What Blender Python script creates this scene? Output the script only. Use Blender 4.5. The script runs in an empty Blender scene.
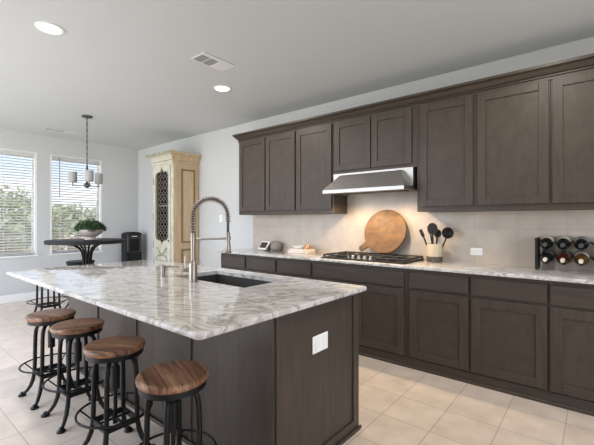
import bpy, bmesh, math, random
from mathutils import Vector, Matrix
random.seed(7)
PI = math.pi
SC = bpy.context.scene
COL = SC.collection

# ------------------------------------------------------------------ camera, world, exposure
cam_d = bpy.data.cameras.new('camera')
cam = bpy.data.objects.new('camera', cam_d)
COL.objects.link(cam)
cam.location = (0, 0, 1.34)
cam.rotation_euler = (PI / 2, 0, math.atan(300 / 365.4))
cam_d.sensor_width = 36
cam_d.lens = 36 * 365.4 / 594
cam_d.shift_y = -1.0 / 594
cam_d.clip_start = 0.05
SC.camera = cam

SC.view_settings.view_transform = 'Standard'
SC.view_settings.look = 'None'
SC.view_settings.gamma = 1
SC.view_settings.use_curve_mapping = False
SC.view_settings.exposure = 0.5

WORLD_STRENGTH = 1.25
SIDE_BOOST = 3.6  # added sky brightness on the side of the unseen openings
CAN_W = 11.0
HOOD_W = 4.2

world = bpy.data.worlds.new('sky')
SC.world = world
world.use_nodes = True
nt = world.node_tree
nt.nodes.clear()
wo = nt.nodes.new('ShaderNodeOutputWorld')
bg = nt.nodes.new('ShaderNodeBackground')
tc = nt.nodes.new('ShaderNodeTexCoord')
sep = nt.nodes.new('ShaderNodeSeparateXYZ')
rmp = nt.nodes.new('ShaderNodeValToRGB')
mp = nt.nodes.new('ShaderNodeMapping')
cl = nt.nodes.new('ShaderNodeTexNoise')
cr = nt.nodes.new('ShaderNodeValToRGB')
mx = nt.nodes.new('ShaderNodeMix')
mx.data_type = 'RGBA'
ma = nt.nodes.new('ShaderNodeMath')
ma.operation = 'MULTIPLY_ADD'
ma.inputs[1].default_value = 0.5
ma.inputs[2].default_value = 0.5
nt.links.new(tc.outputs['Generated'], sep.inputs[0])
nt.links.new(sep.outputs['Z'], ma.inputs[0])
nt.links.new(ma.outputs[0], rmp.inputs[0])
e = rmp.color_ramp.elements
e[0].position = 0.0
e[0].color = (.55, 0.55, 0.53, 1)
e[1].position = 1.0
e[1].color = (0.5, 0.62, 0.86, 1)
for p, c in ((0.47, (.6, 0.6, 0.58, 1)), (0.505, (0.92, 0.94, 0.97, 1)), (0.57, (0.55, 0.68, 0.92, 1)), (0.66, (0.60, 0.70, 0.90, 1))):
    k = e.new(p)
    k.color = c
mp.inputs['Scale'].default_value = (3, 3, 9)
nt.links.new(tc.outputs['Generated'], mp.inputs[0])
nt.links.new(mp.outputs[0], cl.inputs['Vector'])
cl.inputs['Scale'].default_value = 1.3
cl.inputs['Detail'].default_value = 5
nt.links.new(cl.outputs[0], cr.inputs[0])
cr.color_ramp.elements[0].position = 0.47
cr.color_ramp.elements[1].position = 0.66
nt.links.new(cr.outputs[0], mx.inputs['Factor'])
nt.links.new(rmp.outputs[0], mx.inputs['A'])
mx.inputs['B'].default_value = (0.98, 0.98, 0.98, 1)
nt.links.new(mx.outputs['Result'], bg.inputs[0])
# extra sky and ground glow added towards the openings (+x, -y), to brighten the room
dt = nt.nodes.new('ShaderNodeVectorMath')
dt.operation = 'DOT_PRODUCT'
dt.inputs[1].default_value = (.2, -.98, 0)
mr = nt.nodes.new('ShaderNodeMapRange')
mr.interpolation_type = 'SMOOTHSTEP'
mr.inputs['From Min'].default_value = -.2
mr.inputs['From Max'].default_value = .75
mr.inputs['To Min'].default_value = WORLD_STRENGTH
mr.inputs['To Max'].default_value = WORLD_STRENGTH * SIDE_BOOST
nt.links.new(tc.outputs['Generated'], dt.inputs[0])
nt.links.new(dt.outputs['Value'], mr.inputs['Value'])
nt.links.new(mr.outputs[0], bg.inputs[1])
nt.links.new(bg.outputs[0], wo.inputs[0])

# ------------------------------------------------------------------ helpers
ORG = {}


def mat(name, color, rough=0.5, metal=0.0, spec=0.5, noise=None, grain=None, bump=None, coat=0.0):
    """noise=(scale, amount): mottled colour; grain=((sx,sy,sz), amount): stretched streaks; bump=(scale, strength)."""
    m = bpy.data.materials.new(name)
    m.use_nodes = True
    n = m.node_tree.nodes
    l = m.node_tree.links
    b = n['Principled BSDF']
    b.inputs['Base Color'].default_value = (*color, 1)
    b.inputs['Roughness'].default_value = rough
    b.inputs['Metallic'].default_value = metal
    b.inputs['Specular IOR Level'].default_value = spec
    b.inputs['Coat Weight'].default_value = coat
    t = n.new('ShaderNodeTexCoord')
    if noise or grain:
        tx = n.new('ShaderNodeTexNoise')
        tx.inputs['Detail'].default_value = 5
        if grain:
            mpn = n.new('ShaderNodeMapping')
            mpn.inputs['Scale'].default_value = grain[0]
            l.new(t.outputs['Object'], mpn.inputs[0])
            l.new(mpn.outputs[0], tx.inputs['Vector'])
            tx.inputs['Scale'].default_value = 1
            tx.inputs['Distortion'].default_value = 0.6
            amt = grain[1]
        else:
            l.new(t.outputs['Object'], tx.inputs['Vector'])
            tx.inputs['Scale'].default_value = noise[0]
            amt = noise[1]
        r = n.new('ShaderNodeValToRGB')
        r.color_ramp.elements[0].position = 0.3
        r.color_ramp.elements[1].position = 0.7
        r.color_ramp.elements[0].color = (*[c * (1 - amt) for c in color], 1)
        r.color_ramp.elements[1].color = (*[min(1, c * (1 + amt)) for c in color], 1)
        l.new(tx.outputs[0], r.inputs[0])
        l.new(r.outputs[0], b.inputs['Base Color'])
    if bump:
        bn = n.new('ShaderNodeTexNoise')
        bn.inputs['Scale'].default_value = bump[0]
        bn.inputs['Detail'].default_value = 3
        l.new(t.outputs['Object'], bn.inputs['Vector'])
        bp = n.new('ShaderNodeBump')
        bp.inputs['Strength'].default_value = bump[1]
        bp.inputs['Distance'].default_value = 0.004
        l.new(bn.outputs[0], bp.inputs['Height'])
        l.new(bp.outputs[0], b.inputs['Normal'])
    return m


def emit(name, color, s):
    m = bpy.data.materials.new(name)
    m.use_nodes = True
    b = m.node_tree.nodes['Principled BSDF']
    b.inputs['Base Color'].default_value = (*color, 1)
    b.inputs['Emission Color'].default_value = (*color, 1)
    b.inputs['Emission Strength'].default_value = s
    return m


class B:
    """collects shapes of one part into one bmesh"""

    def __init__(s):
        s.bm = bmesh.new()

    def box(s, x0, x1, y0, y1, z0, z1, bev=0.0, seg=2):
        r = bmesh.ops.create_cube(s.bm, size=1)
        vs = r['verts']
        for v in vs:
            v.co = Vector((x0 + (v.co.x + .5) * (x1 - x0), y0 + (v.co.y + .5) * (y1 - y0), z0 + (v.co.z + .5) * (z1 - z0)))
        if bev:
            es = list({e for v in vs for e in v.link_edges})
            bmesh.ops.bevel(s.bm, geom=es, offset=bev, segments=seg, affect='EDGES', profile=0.5)
        return s

    def grid(s, rings, close=True, cap0=True, cap1=True):
        """loft rings (lists of points with equal length)"""
        R = [[s.bm.verts.new(p) for p in r] for r in rings]
        n = len(R[0])
        for a, b in zip(R, R[1:]):
            for i in range(n if close else n - 1):
                j = (i + 1) % n
                s.bm.faces.new((a[i], a[j], b[j], b[i]))
        if cap0 and n > 2:
            s.bm.faces.new(R[0][::-1])
        if cap1 and n > 2:
            s.bm.faces.new(R[-1])
        return s

    def lathe(s, prof, c=(0, 0, 0), n=32, axis='z', cap0=True, cap1=True):
        c = Vector(c)
        rings = []
        for r, z in prof:
            ring = []
            for i in range(n):
                a = 2 * PI * i / n
                if axis == 'z':
                    p = Vector((r * math.cos(a), r * math.sin(a), z))
                elif axis == 'y':
                    p = Vector((r * math.cos(a), z, -r * math.sin(a)))
                else:
                    p = Vector((z, r * math.cos(a), r * math.sin(a)))
                ring.append(c + p)
            rings.append(ring)
        return s.grid(rings, True, cap0, cap1)

    def tube(s, pts, r, n=8, closed=False, flat=None):
        pts = [Vector(p) for p in pts]
        m = len(pts)
        rs = r if isinstance(r, (list, tuple)) else [r] * m
        rings = []
        up = None
        for i in range(m):
            if closed:
                t = pts[(i + 1) % m] - pts[i - 1]
            else:
                t = pts[min(i + 1, m - 1)] - pts[max(i - 1, 0)]
            t.normalize()
            if up is None:
                up = Vector((0, 0, 1)) if abs(t.z) < .9 else Vector((1, 0, 0))
            u = (up - t * up.dot(t))
            if u.length < 1e-5:
                u = t.orthogonal()
            u.normalize()
            up = u
            w = t.cross(u)
            ring = []
            for k in range(n):
                a = 2 * PI * k / n
                ring.append(pts[i] + (u * math.cos(a) + w * math.sin(a) * (flat or 1)) * rs[i])
            rings.append(ring)
        if closed:
            rings.append(rings[0])
            return s.grid(rings, True, False, False)
        return s.grid(rings)

    def prism(s, pts, vec):
        """extrude the polygon pts (3d points) by vec"""
        v = Vector(vec)
        return s.grid([[Vector(p) for p in pts], [Vector(p) + v for p in pts]])

    def ringplate(s, outer, inner, vec):
        """plate with a hole: two equal length outlines, extruded"""
        v = Vector(vec)
        o = [Vector(p) for p in outer]
        i = [Vector(p) for p in inner]
        return s.grid([o, [p + v for p in o], [p + v for p in i], i, o], True, False, False)


def obj(name, b, m, parent=None, smooth=None, **props):
    bm = b.bm
    bmesh.ops.remove_doubles(bm, verts=bm.verts, dist=1e-6)
    bmesh.ops.recalc_face_normals(bm, faces=bm.faces)
    org = ORG.get(parent.name, Vector()) if parent else Vector()
    if org.length:
        bmesh.ops.translate(bm, verts=bm.verts, vec=-org)
    me = bpy.data.meshes.new(name)
    bm.to_mesh(me)
    bm.free()
    me.materials.append(m)
    o = bpy.data.objects.new(name, me)
    COL.objects.link(o)
    if smooth is not None:
        for p in me.polygons:
            p.use_smooth = True
        me.set_sharp_from_angle(angle=math.radians(smooth))
    if parent:
        o.parent = parent
        ORG[o.name] = org
    for k, v in props.items():
        o[k] = v
    return o


def thing(name, label, cat, loc=(0, 0, 0), group=None):
    o = bpy.data.objects.new(name, None)
    o.empty_display_size = .1
    COL.objects.link(o)
    o.location = loc
    ORG[o.name] = Vector(loc)
    o['label'] = label
    o['category'] = cat
    if group:
        o['group'] = group
    return o


def tag(o, label, cat, group=None):
    o['label'] = label
    o['category'] = cat
    if group:
        o['group'] = group
    return o


def dup(root, label, group=None):
    r = root.copy()
    COL.objects.link(r)
    r['label'] = label
    if group:
        r['group'] = group
    for ch in list(root.children):
        c = ch.copy()
        COL.objects.link(c)
        c.parent = r
        for g in list(ch.children):
            d = g.copy()
            COL.objects.link(d)
            d.parent = c
    return r


def struct(name, b, m, **k):
    return obj(name, b, m, kind='structure', **k)


# ------------------------------------------------------------------ materials
M = {}
M['wall'] = mat('wall_paint', (0.57, 0.58, 0.58), .75, bump=(220, .06))
M['ceil'] = mat('ceiling_paint', (0.57, 0.585, 0.59), .85, bump=(160, .1))
M['white'] = mat('white_trim', (0.82, 0.82, 0.81), .45)
M['plastic'] = mat('white_plastic', (0.85, 0.85, 0.84), .35)
M['slat'] = mat('blind_white', (0.88, 0.88, 0.87), .5)
M['wood'] = mat('stained_maple', (0.055, 0.042, 0.0315), .44, grain=((34, 34, 3.2), .20), spec=.38)
M['panelwood'] = mat('stained_maple_panel', (0.055, 0.042, 0.0315), .44, grain=((16, 16, 9), .16), spec=.38)
M['woodh'] = mat('stained_maple_cross_grain', (0.055, 0.042, 0.0315), .44, grain=((3.2, 34, 34), .20), spec=.38)
M['steel'] = mat('brushed_steel', (0.43, 0.42, 0.405), .42, 1.0, grain=((2, 90, 90), .07))
M['nickel'] = mat('brushed_nickel', (0.35, 0.31, 0.275), .36, 1.0)
M['hose'] = mat('dark_hose', (0.07, 0.065, 0.06), .5, .3)
M['black'] = mat('black_iron', (0.008, 0.008, 0.008), .45, .2, spec=.35)
M['blackp'] = mat('black_plastic', (0.014, 0.014, 0.015), .5, spec=.25)
M['grate'] = mat('cast_iron', (0.02, 0.02, 0.02), .55)
M['sinkm'] = mat('dark_sink_composite', (0.05, 0.045, 0.04), .35)
M['board'] = mat('cutting_board_wood', (0.15, 0.070, 0.0195), .5, grain=((9, 5, 14), .35))
M['tan'] = mat('waxed_pine', (0.50, 0.375, 0.23), .5, grain=((26, 26, 2.5), .16))
M['tand'] = mat('waxed_pine_moulding', (0.22, 0.145, 0.075), .5)
M['sage'] = mat('pale_sage_paint', (0.60, 0.575, 0.475), .6, noise=(9, .14))
M['green_edge'] = mat('worn_green_paint', (0.34, 0.37, 0.27), .6, noise=(14, .25))
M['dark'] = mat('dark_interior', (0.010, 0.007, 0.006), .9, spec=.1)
M['lattice'] = mat('iron_lattice', (0.22, 0.185, 0.165), .6, .2)
M['table'] = mat('table_dark_metal', (0.011, 0.011, 0.012), .55, .0, spec=.25)
M['pot'] = mat('stone_bowl', (0.52, 0.44, 0.40), .55, noise=(30, .08))
M['leaf'] = mat('houseplant_leaf', (0.07, 0.13, 0.055), .45, noise=(12, .5))
M['shade'] = mat('frosted_shade', (0.33, 0.33, 0.315), .6)
M['rod'] = mat('pendant_grey_metal', (0.10, 0.10, 0.105), .4, .7)
M['cream'] = mat('cream_ceramic', (0.50, 0.42, 0.30), .45)
M['crockdark'] = mat('patterned_band', (0.07, 0.058, 0.045), .5, noise=(75, .98))
M['cork'] = mat('pale_foil', (0.72, 0.66, 0.52), .4)
M['corkd'] = mat('grey_foil', (0.06, 0.06, 0.06), .4)
M['glassb'] = mat('black_bottle_glass', (0.008, 0.009, 0.010), .08)
M['glassr'] = mat('red_wine_bottle', (0.05, 0.009, 0.006), .08)
M['glassa'] = mat('amber_bottle', (0.075, 0.036, 0.010), .08)
M['paper'] = mat('bottle_label_paper', (0.72, 0.68, 0.60), .6)
M['paperg'] = mat('bottle_label_grey', (0.20, 0.19, 0.21), .6)
M['screen'] = mat('dark_screen', (0.03, 0.032, 0.036), .12)
M['speakerg'] = mat('grey_fabric', (0.26, 0.24, 0.20), .8)
M['bookp'] = mat('pale_pink_cover', (0.72, 0.56, 0.46), .5)
M['booki'] = mat('ivory_cover', (0.75, 0.68, 0.58), .5)
M['page'] = mat('pages', (0.80, 0.76, 0.68), .8)
M['copper'] = mat('copper', (0.72, 0.36, 0.18), .28, .9)
M['canlens'] = emit('lamp_lens', (1.0, 0.97, 0.92), 5.0)
M['warmlens'] = emit('hood_lamp_lens', (1.0, 0.80, 0.52), 7.0)
M['vent'] = mat('vent_white', (0.70, 0.70, 0.69), .5)
M['ventd'] = mat('vent_shadow_gap', (0.16, 0.16, 0.16), .7)
M['ventg'] = mat('vent_grey_gap', (0.42, 0.42, 0.42), .7)
M['ground'] = mat('dry_ground', (0.50, 0.40, 0.29), .9, noise=(1.3, .35))
M['bush'] = mat('shrub_leaf', (0.34, 0.35, 0.17), .6, noise=(1.6, .5))
M['bushtan'] = mat('dry_shrub_leaf', (0.60, 0.47, 0.33), .7, noise=(2.2, .45))
M['bark'] = mat('shrub_bark', (0.13, 0.09, 0.06), .8)


def stool_wood():
    m = bpy.data.materials.new('reclaimed_stool_wood')
    m.use_nodes = True
    n, l = m.node_tree.nodes, m.node_tree.links
    b = n['Principled BSDF']
    b.inputs['Roughness'].default_value = .42
    t = n.new('ShaderNodeTexCoord')
    mpn = n.new('ShaderNodeMapping')
    mpn.inputs['Scale'].default_value = (3, 46, 20)
    l.new(t.outputs['Object'], mpn.inputs[0])
    tx = n.new('ShaderNodeTexNoise')
    tx.inputs['Scale'].default_value = 1
    tx.inputs['Detail'].default_value = 6
    tx.inputs['Distortion'].default_value = .5
    l.new(mpn.outputs[0], tx.inputs['Vector'])
    r = n.new('ShaderNodeValToRGB')
    r.color_ramp.elements[0].position = .28
    r.color_ramp.elements[0].color = (.060, .027, .014, 1)
    r.color_ramp.elements[1].position = .78
    r.color_ramp.elements[1].color = (.62, .37, .22, 1)
    k = r.color_ramp.elements.new(.5)
    k.color = (.29, .14, .072, 1)
    l.new(tx.outputs[0], r.inputs[0])
    # plank joints across local y
    br = n.new('ShaderNodeTexBrick')
    br.offset = 0
    br.inputs['Scale'].default_value = 1
    br.inputs['Brick Width'].default_value = 5
    br.inputs['Row Height'].default_value = .062
    br.inputs['Mortar Size'].default_value = .0014
    br.inputs['Color1'].default_value = (1, 1, 1, 1)
    br.inputs['Color2'].default_value = (.66, .62, .6, 1)
    br.inputs['Mortar'].default_value = (.12, .1, .09, 1)
    br.inputs['Bias'].default_value = -.2
    l.new(t.outputs['Object'], br.inputs['Vector'])
    mxn = n.new('ShaderNodeMix')
    mxn.data_type = 'RGBA'
    mxn.blend_type = 'MULTIPLY'
    mxn.inputs['Factor'].default_value = 1
    l.new(r.outputs[0], mxn.inputs['A'])
    l.new(br.outputs[0], mxn.inputs['B'])
    l.new(mxn.outputs['Result'], b.inputs['Base Color'])
    return m


M['stoolwood'] = stool_wood()


def stone():
    m = bpy.data.materials.new('veined_quartzite')
    m.use_nodes = True
    n, l = m.node_tree.nodes, m.node_tree.links
    b = n['Principled BSDF']
    b.inputs['Roughness'].default_value = .05
    b.inputs['Specular IOR Level'].default_value = .6
    t = n.new('ShaderNodeTexCoord')
    mpn = n.new('ShaderNodeMapping')
    mpn.inputs['Rotation'].default_value = (0, 0, math.radians(-24))
    l.new(t.outputs['Object'], mpn.inputs[0])
    # warp
    wn = n.new('ShaderNodeTexNoise')
    wn.inputs['Scale'].default_value = 1.7
    wn.inputs['Detail'].default_value = 3
    l.new(mpn.outputs[0], wn.inputs['Vector'])
    sb = n.new('ShaderNodeVectorMath')
    sb.operation = 'SUBTRACT'
    sb.inputs[1].default_value = (.5, .5, .5)
    l.new(wn.outputs['Color'], sb.inputs[0])
    sc = n.new('ShaderNodeVectorMath')
    sc.operation = 'SCALE'
    sc.inputs['Scale'].default_value = .55
    l.new(sb.outputs[0], sc.inputs[0])
    ad = n.new('ShaderNodeVectorMath')
    l.new(mpn.outputs[0], ad.inputs[0])
    l.new(sc.outputs[0], ad.inputs[1])
    m2 = n.new('ShaderNodeMapping')
    m2.inputs['Scale'].default_value = (1.1, 3.4, 2.2)
    l.new(ad.outputs[0], m2.inputs[0])
    v = n.new('ShaderNodeTexNoise')
    v.inputs['Scale'].default_value = 1.75
    v.inputs['Detail'].default_value = 5.5
    v.inputs['Roughness'].default_value = .58
    l.new(m2.outputs[0], v.inputs['Vector'])
    r = n.new('ShaderNodeValToRGB')
    cr_ = r.color_ramp
    W = (.62, .605, .585, 1)
    cr_.elements[0].position = 0
    cr_.elements[0].color = (.54, .515, .48, 1)
    cr_.elements[1].position = 1
    cr_.elements[1].color = (.66, .62, .57, 1)
    for p, c in ((.34, W), (.385, (.44, .425, .40, 1)), (.41, (.50, .485, .46, 1)), (.435, W), (.465, (.57, .555, .535, 1)), (.492, (.40, .38, .35, 1)), (.502, (.29, .27, .245, 1)),
                 (.53, (.53, .515, .49, 1)), (.555, W), (.59, (.50, .48, .455, 1)), (.612, (.38, .355, .33, 1)), (.65, W)):
        k = cr_.elements.new(p)
        k.color = c
    l.new(v.outputs[0], r.inputs[0])
    l.new(r.outputs[0], b.inputs['Base Color'])
    return m


M['stone'] = stone()


def tiles(name, size, off, col, grout, mortar, rough, swz=False, var=.06, sizey=None):
    m = bpy.data.materials.new(name)
    m.use_nodes = True
    n, l = m.node_tree.nodes, m.node_tree.links
    b = n['Principled BSDF']
    b.inputs['Roughness'].default_value = rough
    t = n.new('ShaderNodeTexCoord')
    vec = t.outputs['Object']
    if swz:
        s_ = n.new('ShaderNodeSeparateXYZ')
        c_ = n.new('ShaderNodeCombineXYZ')
        l.new(vec, s_.inputs[0])
        l.new(s_.outputs['X'], c_.inputs['X'])
        l.new(s_.outputs['Z'], c_.inputs['Y'])
        vec = c_.outputs[0]
    mpn = n.new('ShaderNodeMapping')
    mpn.inputs['Location'].default_value = (-off[0] + 30 * size, -off[1] + 30 * (sizey or size), 0)
    l.new(vec, mpn.inputs[0])
    br = n.new('ShaderNodeTexBrick')
    br.offset = 0
    br.inputs['Scale'].default_value = 1
    br.inputs['Brick Width'].default_value = size
    br.inputs['Row Height'].default_value = sizey or size
    br.inputs['Mortar Size'].default_value = mortar
    br.inputs['Mortar Smooth'].default_value = .1
    br.inputs['Color1'].default_value = (*col, 1)
    br.inputs['Color2'].default_value = (*[c * (1 - var) for c in col], 1)
    br.inputs['Mortar'].default_value = (*grout, 1)
    l.new(mpn.outputs[0], br.inputs['Vector'])
    tx = n.new('ShaderNodeTexNoise')
    tx.inputs['Scale'].default_value = 6
    tx.inputs['Detail'].default_value = 6
    l.new(t.outputs['Object'], tx.inputs['Vector'])
    r = n.new('ShaderNodeValToRGB')
    r.color_ramp.elements[0].position = .3
    r.color_ramp.elements[0].color = (.86, .85, .84, 1)
    r.color_ramp.elements[1].position = .7
    r.color_ramp.elements[1].color = (1.06, 1.06, 1.06, 1)
    l.new(tx.outputs[0], r.inputs[0])
    mxn = n.new('ShaderNodeMix')
    mxn.data_type = 'RGBA'
    mxn.blend_type = 'MULTIPLY'
    mxn.inputs['Factor'].default_value = 1
    l.new(br.outputs[0], mxn.inputs['A'])
    l.new(r.outputs[0], mxn.inputs['B'])
    l.new(mxn.outputs['Result'], b.inputs['Base Color'])
    return m


M['floor'] = tiles('floor_tile', .3333, (-.16, .673), (.74, .625, .52), (.40, .335, .275), .0026, .28)
M['splash'] = tiles('backsplash_tile', .36, (-.555, 1.27), (.53, .465, .40), (.41, .365, .315), .0022, .3, True, .05)


def pane_mat():
    m = bpy.data.materials.new('window_glass')
    m.use_nodes = True
    n, l = m.node_tree.nodes, m.node_tree.links
    n.remove(n['Principled BSDF'])
    tr = n.new('ShaderNodeBsdfTransparent')
    tr.inputs[0].default_value = (.96, .97, .97, 1)
    gl = n.new('ShaderNodeBsdfGlossy')
    gl.inputs['Roughness'].default_value = .02
    fr = n.new('ShaderNodeFresnel')
    fr.inputs[0].default_value = 1.4
    ms = n.new('ShaderNodeMixShader')
    l.new(fr.outputs[0], ms.inputs[0])
    l.new(tr.outputs[0], ms.inputs[1])
    l.new(gl.outputs[0], ms.inputs[2])
    l.new(ms.outputs[0], n['Material Output'].inputs[0])
    return m


M['pane'] = pane_mat()


def slat_mat():
    m = M['slat']
    n, l = m.node_tree.nodes, m.node_tree.links
    tl = n.new('ShaderNodeBsdfTranslucent')
    tl.inputs[0].default_value = (.9, .9, .89, 1)
    ms = n.new('ShaderNodeMixShader')
    ms.inputs[0].default_value = .6
    l.new(n['Principled BSDF'].outputs[0], ms.inputs[1])
    l.new(tl.outputs[0], ms.inputs[2])
    l.new(ms.outputs[0], n['Material Output'].inputs[0])


slat_mat()

# ------------------------------------------------------------------ room shell
XL, YB, H = -7.49, 3.84, 2.85
XR, YF = 2.6, -1.0
PX0, PX1 = -7.3, -2.4
b = B()
b.box(XL - .15, XR, YF, YB + .15, -.12, 0)
struct('floor', b, M['floor'])
b = B()
b.box(XL - .15, XR, YF, YB + .15, H, H + .12)
struct('ceiling', b, M['ceil'])
b = B()
b.box(XL - .15, XR, YB, YB + .15, 0, H)
struct('wall_back', b, M['wall'])
WIN = [(1.13, 2.032), (2.227, 3.106)]
ZW0, ZW1 = .77, 2.53
b = B()
ys = [YF] + [y for w in WIN for y in w] + [YB]
for i in range(0, len(ys), 2):
    b.box(XL - .15, XL, ys[i], ys[i + 1], 0, H)
for y0, y1 in WIN:
    b.box(XL - .15, XL, y0, y1, 0, ZW0)
    b.box(XL - .15, XL, y0, y1, ZW1, H)
struct('wall_left', b, M['wall'])
# unseen walls behind the camera, added with a wide doorway to let daylight in
b = B()
b.box(PX1, XR, YF - .15, YF, 0, H)
b.box(XL, PX0, YF - .15, YF, 0, H)
b.box(PX0, PX1, YF - .15, YF, 2.72, H)
struct('wall_front_added', b, M['wall'])
b = B()
b.box(XR, XR + .15, YF - .15, -.9, 0, H)
b.box(XR, XR + .15, 3.0, YB + .15, 0, H)
b.box(XR, XR + .15, -.9, 3.0, 2.4, H)
struct('wall_right_added', b, M['wall'])  # unseen wall, its wide opening added for more daylight
b = B()
b.box(XL, XL + .014, YF, YB, 0, .13, .004)
struct('baseboard_left', b, M['white'])
b = B()
b.box(XL + .014, -5.99, YB - .014, YB, 0, .13, .004)
b.box(-5.35, -4.05, YB - .014, YB, 0, .13, .004)
struct('baseboard_back', b, M['white'])
b = B()
b.box(-4.0, .7, YB - .010, YB, .94, 1.92)
struct('trim_1', b, M['splash'])

for k, (y0, y1) in enumerate(WIN):
    b = B()
    xo = XL - .14
    for z0, z1 in ((ZW0, ZW0 + .045), (ZW1 - .045, ZW1)):
        b.box(xo, xo + .05, y0, y1, z0, z1)
    b.box(xo, xo + .05, y0, y0 + .045, ZW0, ZW1)
    b.box(xo, xo + .05, y1 - .045, y1, ZW0, ZW1)
    w = struct('window_%d' % (k + 1), b, M['white'])
    g = B()
    g.box(xo + .02, xo + .026, y0 + .04, y1 - .04, ZW0 + .04, ZW1 - .04)
    obj('pane', g, M['pane'], w)
    g = B()
    g.box(XL - .149, XL - .001, y1 - .03, y1 - .0005, ZW0, ZW1 - .0005)
    g.box(XL - .149, XL - .001, y0 + .0005, y0 + .03, ZW0, ZW1 - .0005)
    g.box(XL - .149, XL - .001, y0 + .03, y1 - .03, ZW1 - .02, ZW1 - .0005)
    obj('jamb', g, M['white'], w)
    g = B()
    g.box(XL - .09, XL + .025, y0 - .015, y1 + .015, ZW0 - .028, ZW0, .005)
    obj('sill', g, M['white'], w)

# ------------------------------------------------------------------ outside
b = B()
b.box(-60, XL - .2, -25, 45, -.35, -.3)
struct('ground', b, M['ground'])


def shrub(x, y, h, r, m, label, n):
    t = thing('garden_shrub', label, 'shrub', (x, y, -.3), 'shrubs outside the windows')
    bb = B()
    for k in range(5):
        a = k * 1.26
        bb.tube([(x, y, -.3), (x + .3 * r * math.cos(a), y + .3 * r * math.sin(a), h * .45), (x + .6 * r * math.cos(a), y + .6 * r * math.sin(a), h * .8)], [.05, .03, .015], 6)
    obj('stem', bb, M['bark'], t)
    bb = B()
    rnd = random.Random(int(x * 31 + y * 17))
    for k in range(n):
        u, v, q = rnd.random() * 2 * PI, rnd.uniform(-.9, 1), rnd.uniform(.55, 1) * (1 + .18 * math.sin(3 * rnd.random() * PI))
        s_ = math.sqrt(1 - v * v)
        c = Vector((x + r * q * s_ * math.cos(u), y + r * q * s_ * math.sin(u), -.3 + h * .55 + h * .45 * q * v))
        d = Vector((rnd.gauss(0, 1), rnd.gauss(0, 1), rnd.gauss(0, 1))).normalized()
        w = d.orthogonal().normalized() * .05
        d = d * .11
        vs = [bb.bm.verts.new(p) for p in (c - d, c + w, c + d, c - w)]
        bb.bm.faces.new(vs)
    obj('foliage', bb, m, t, kind='stuff')


for (x, y, h, r, m, lab, n) in (
        (-13.0, 4.3, 2.1, 1.3, 'bush', 'green leafy shrub seen through the blinds of the window nearest the corner', 2600),
        (-16.5, 8.2, 3.0, 1.7, 'bush', 'taller olive green shrub at the corner side of the far window view', 2600),
        (-12.2, 1.7, 1.75, .85, 'bushtan', 'dry tan shrub low outside the windows beside a green shrub', 2000),
        (-16.2, 3.4, 2.7, 1.7, 'bush', 'broad green shrub standing behind a dry tan shrub outside the windows', 2600),
        (-10.4, 3.4, 1.2, .8, 'bushtan', 'low dry brown shrub nearest the glass of the corner window', 2000)):
    shrub(x, y, h, r, M[m], lab, n)

# ------------------------------------------------------------------ blinds
for k, (y0, y1) in enumerate(WIN):
    y0, y1 = y0 + .03, y1 - .03
    xs = XL - .045
    t = thing('window_blind', ('white slatted blind over the window at the edge of the picture',
                               'white slatted blind over the window behind the pendant lamp')[k], 'blind', (xs, (y0 + y1) / 2, ZW0), 'white window blinds')
    b = B()
    b.box(xs - .03, xs + .03, y0 + .004, y1 - .004, ZW1 - .08, ZW1 - .024, .004)
    obj('head_rail', b, M['slat'], t)
    b = B()
    b.box(xs - .025, xs + .025, y0 + .008, y1 - .008, ZW0 + .004, ZW0 + .026, .004)
    obj('bottom_rail', b, M['slat'], t)
    b = B()
    n = 36
    for i in range(n):
        z = ZW0 + .05 + (ZW1 - .09 - ZW0 - .05) * i / (n - 1)
        a = math.radians(26)
        dx, dz = .024 * math.cos(a), .024 * math.sin(a)
        p = [(xs - dx, 0, z + dz), (xs, 0, z + .0035), (xs + dx, 0, z - dz), (xs + dx, 0, z - dz - .003), (xs, 0, z), (xs - dx, 0, z + dz - .003)]
        b.grid([[(q[0], y0 + .01, q[2]) for q in p], [(q[0], y1 - .01, q[2]) for q in p]])
    obj('slats', b, M['slat'], t)
    b = B()
    for yy in (y0 + .14, (y0 + y1) / 2, y1 - .14):
        b.box(xs - .0275, xs - .0265, yy - .002, yy + .002, ZW0 + .02, ZW1 - .05)
        b.box(xs + .0265, xs + .0275, yy - .002, yy + .002, ZW0 + .02, ZW1 - .05)
    obj('ladder_cord', b, M['slat'], t)
    b = B()
    b.tube([(xs + .036, y0 + .12, ZW1 - .05), (xs + .036, y0 + .12, ZW1 - .75)], .005, 6)
    obj('tilt_wand', b, M['rod'], t)


# ------------------------------------------------------------------ cabinets
def shaker(parent, x0, x1, z0, z1, yf, wood=None):
    """door: frame mesh with recessed panel as sub-part; yf is the front plane"""
    f = .068
    b = B()
    b.box(x0, x0 + f, yf, yf + .02, z0, z1, .002, 1)
    b.box(x1 - f, x1, yf, yf + .02, z0, z1, .002, 1)
    b.box(x0 + f, x1 - f, yf, yf + .02, z0, z0 + f, .002, 1)
    b.box(x0 + f, x1 - f, yf, yf + .02, z1 - f, z1, .002, 1)
    d = obj('door', b, M['wood'], parent)
    b = B()
    b.box(x0 + f - .004, x1 - f + .004, yf + .011, yf + .018, z0 + f - .004, z1 - f + .004)
    obj('panel', b, M['panelwood'], d)


def upper(name, label, x0, x1, z0, doors, zd):
    t = thing(name, label, 'cabinet', ((x0 + x1) / 2, 3.68, z0), 'upper kitchen cabinets')
    b = B()
    b.box(x0 + .0005, x1 - .0005, 3.53, YB - .012, z0, 2.50, .0015, 1)
    obj('body', b, M['wood'], t)
    for a, c in doors:
        shaker(t, a, c, zd, 2.466, 3.51)


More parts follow.
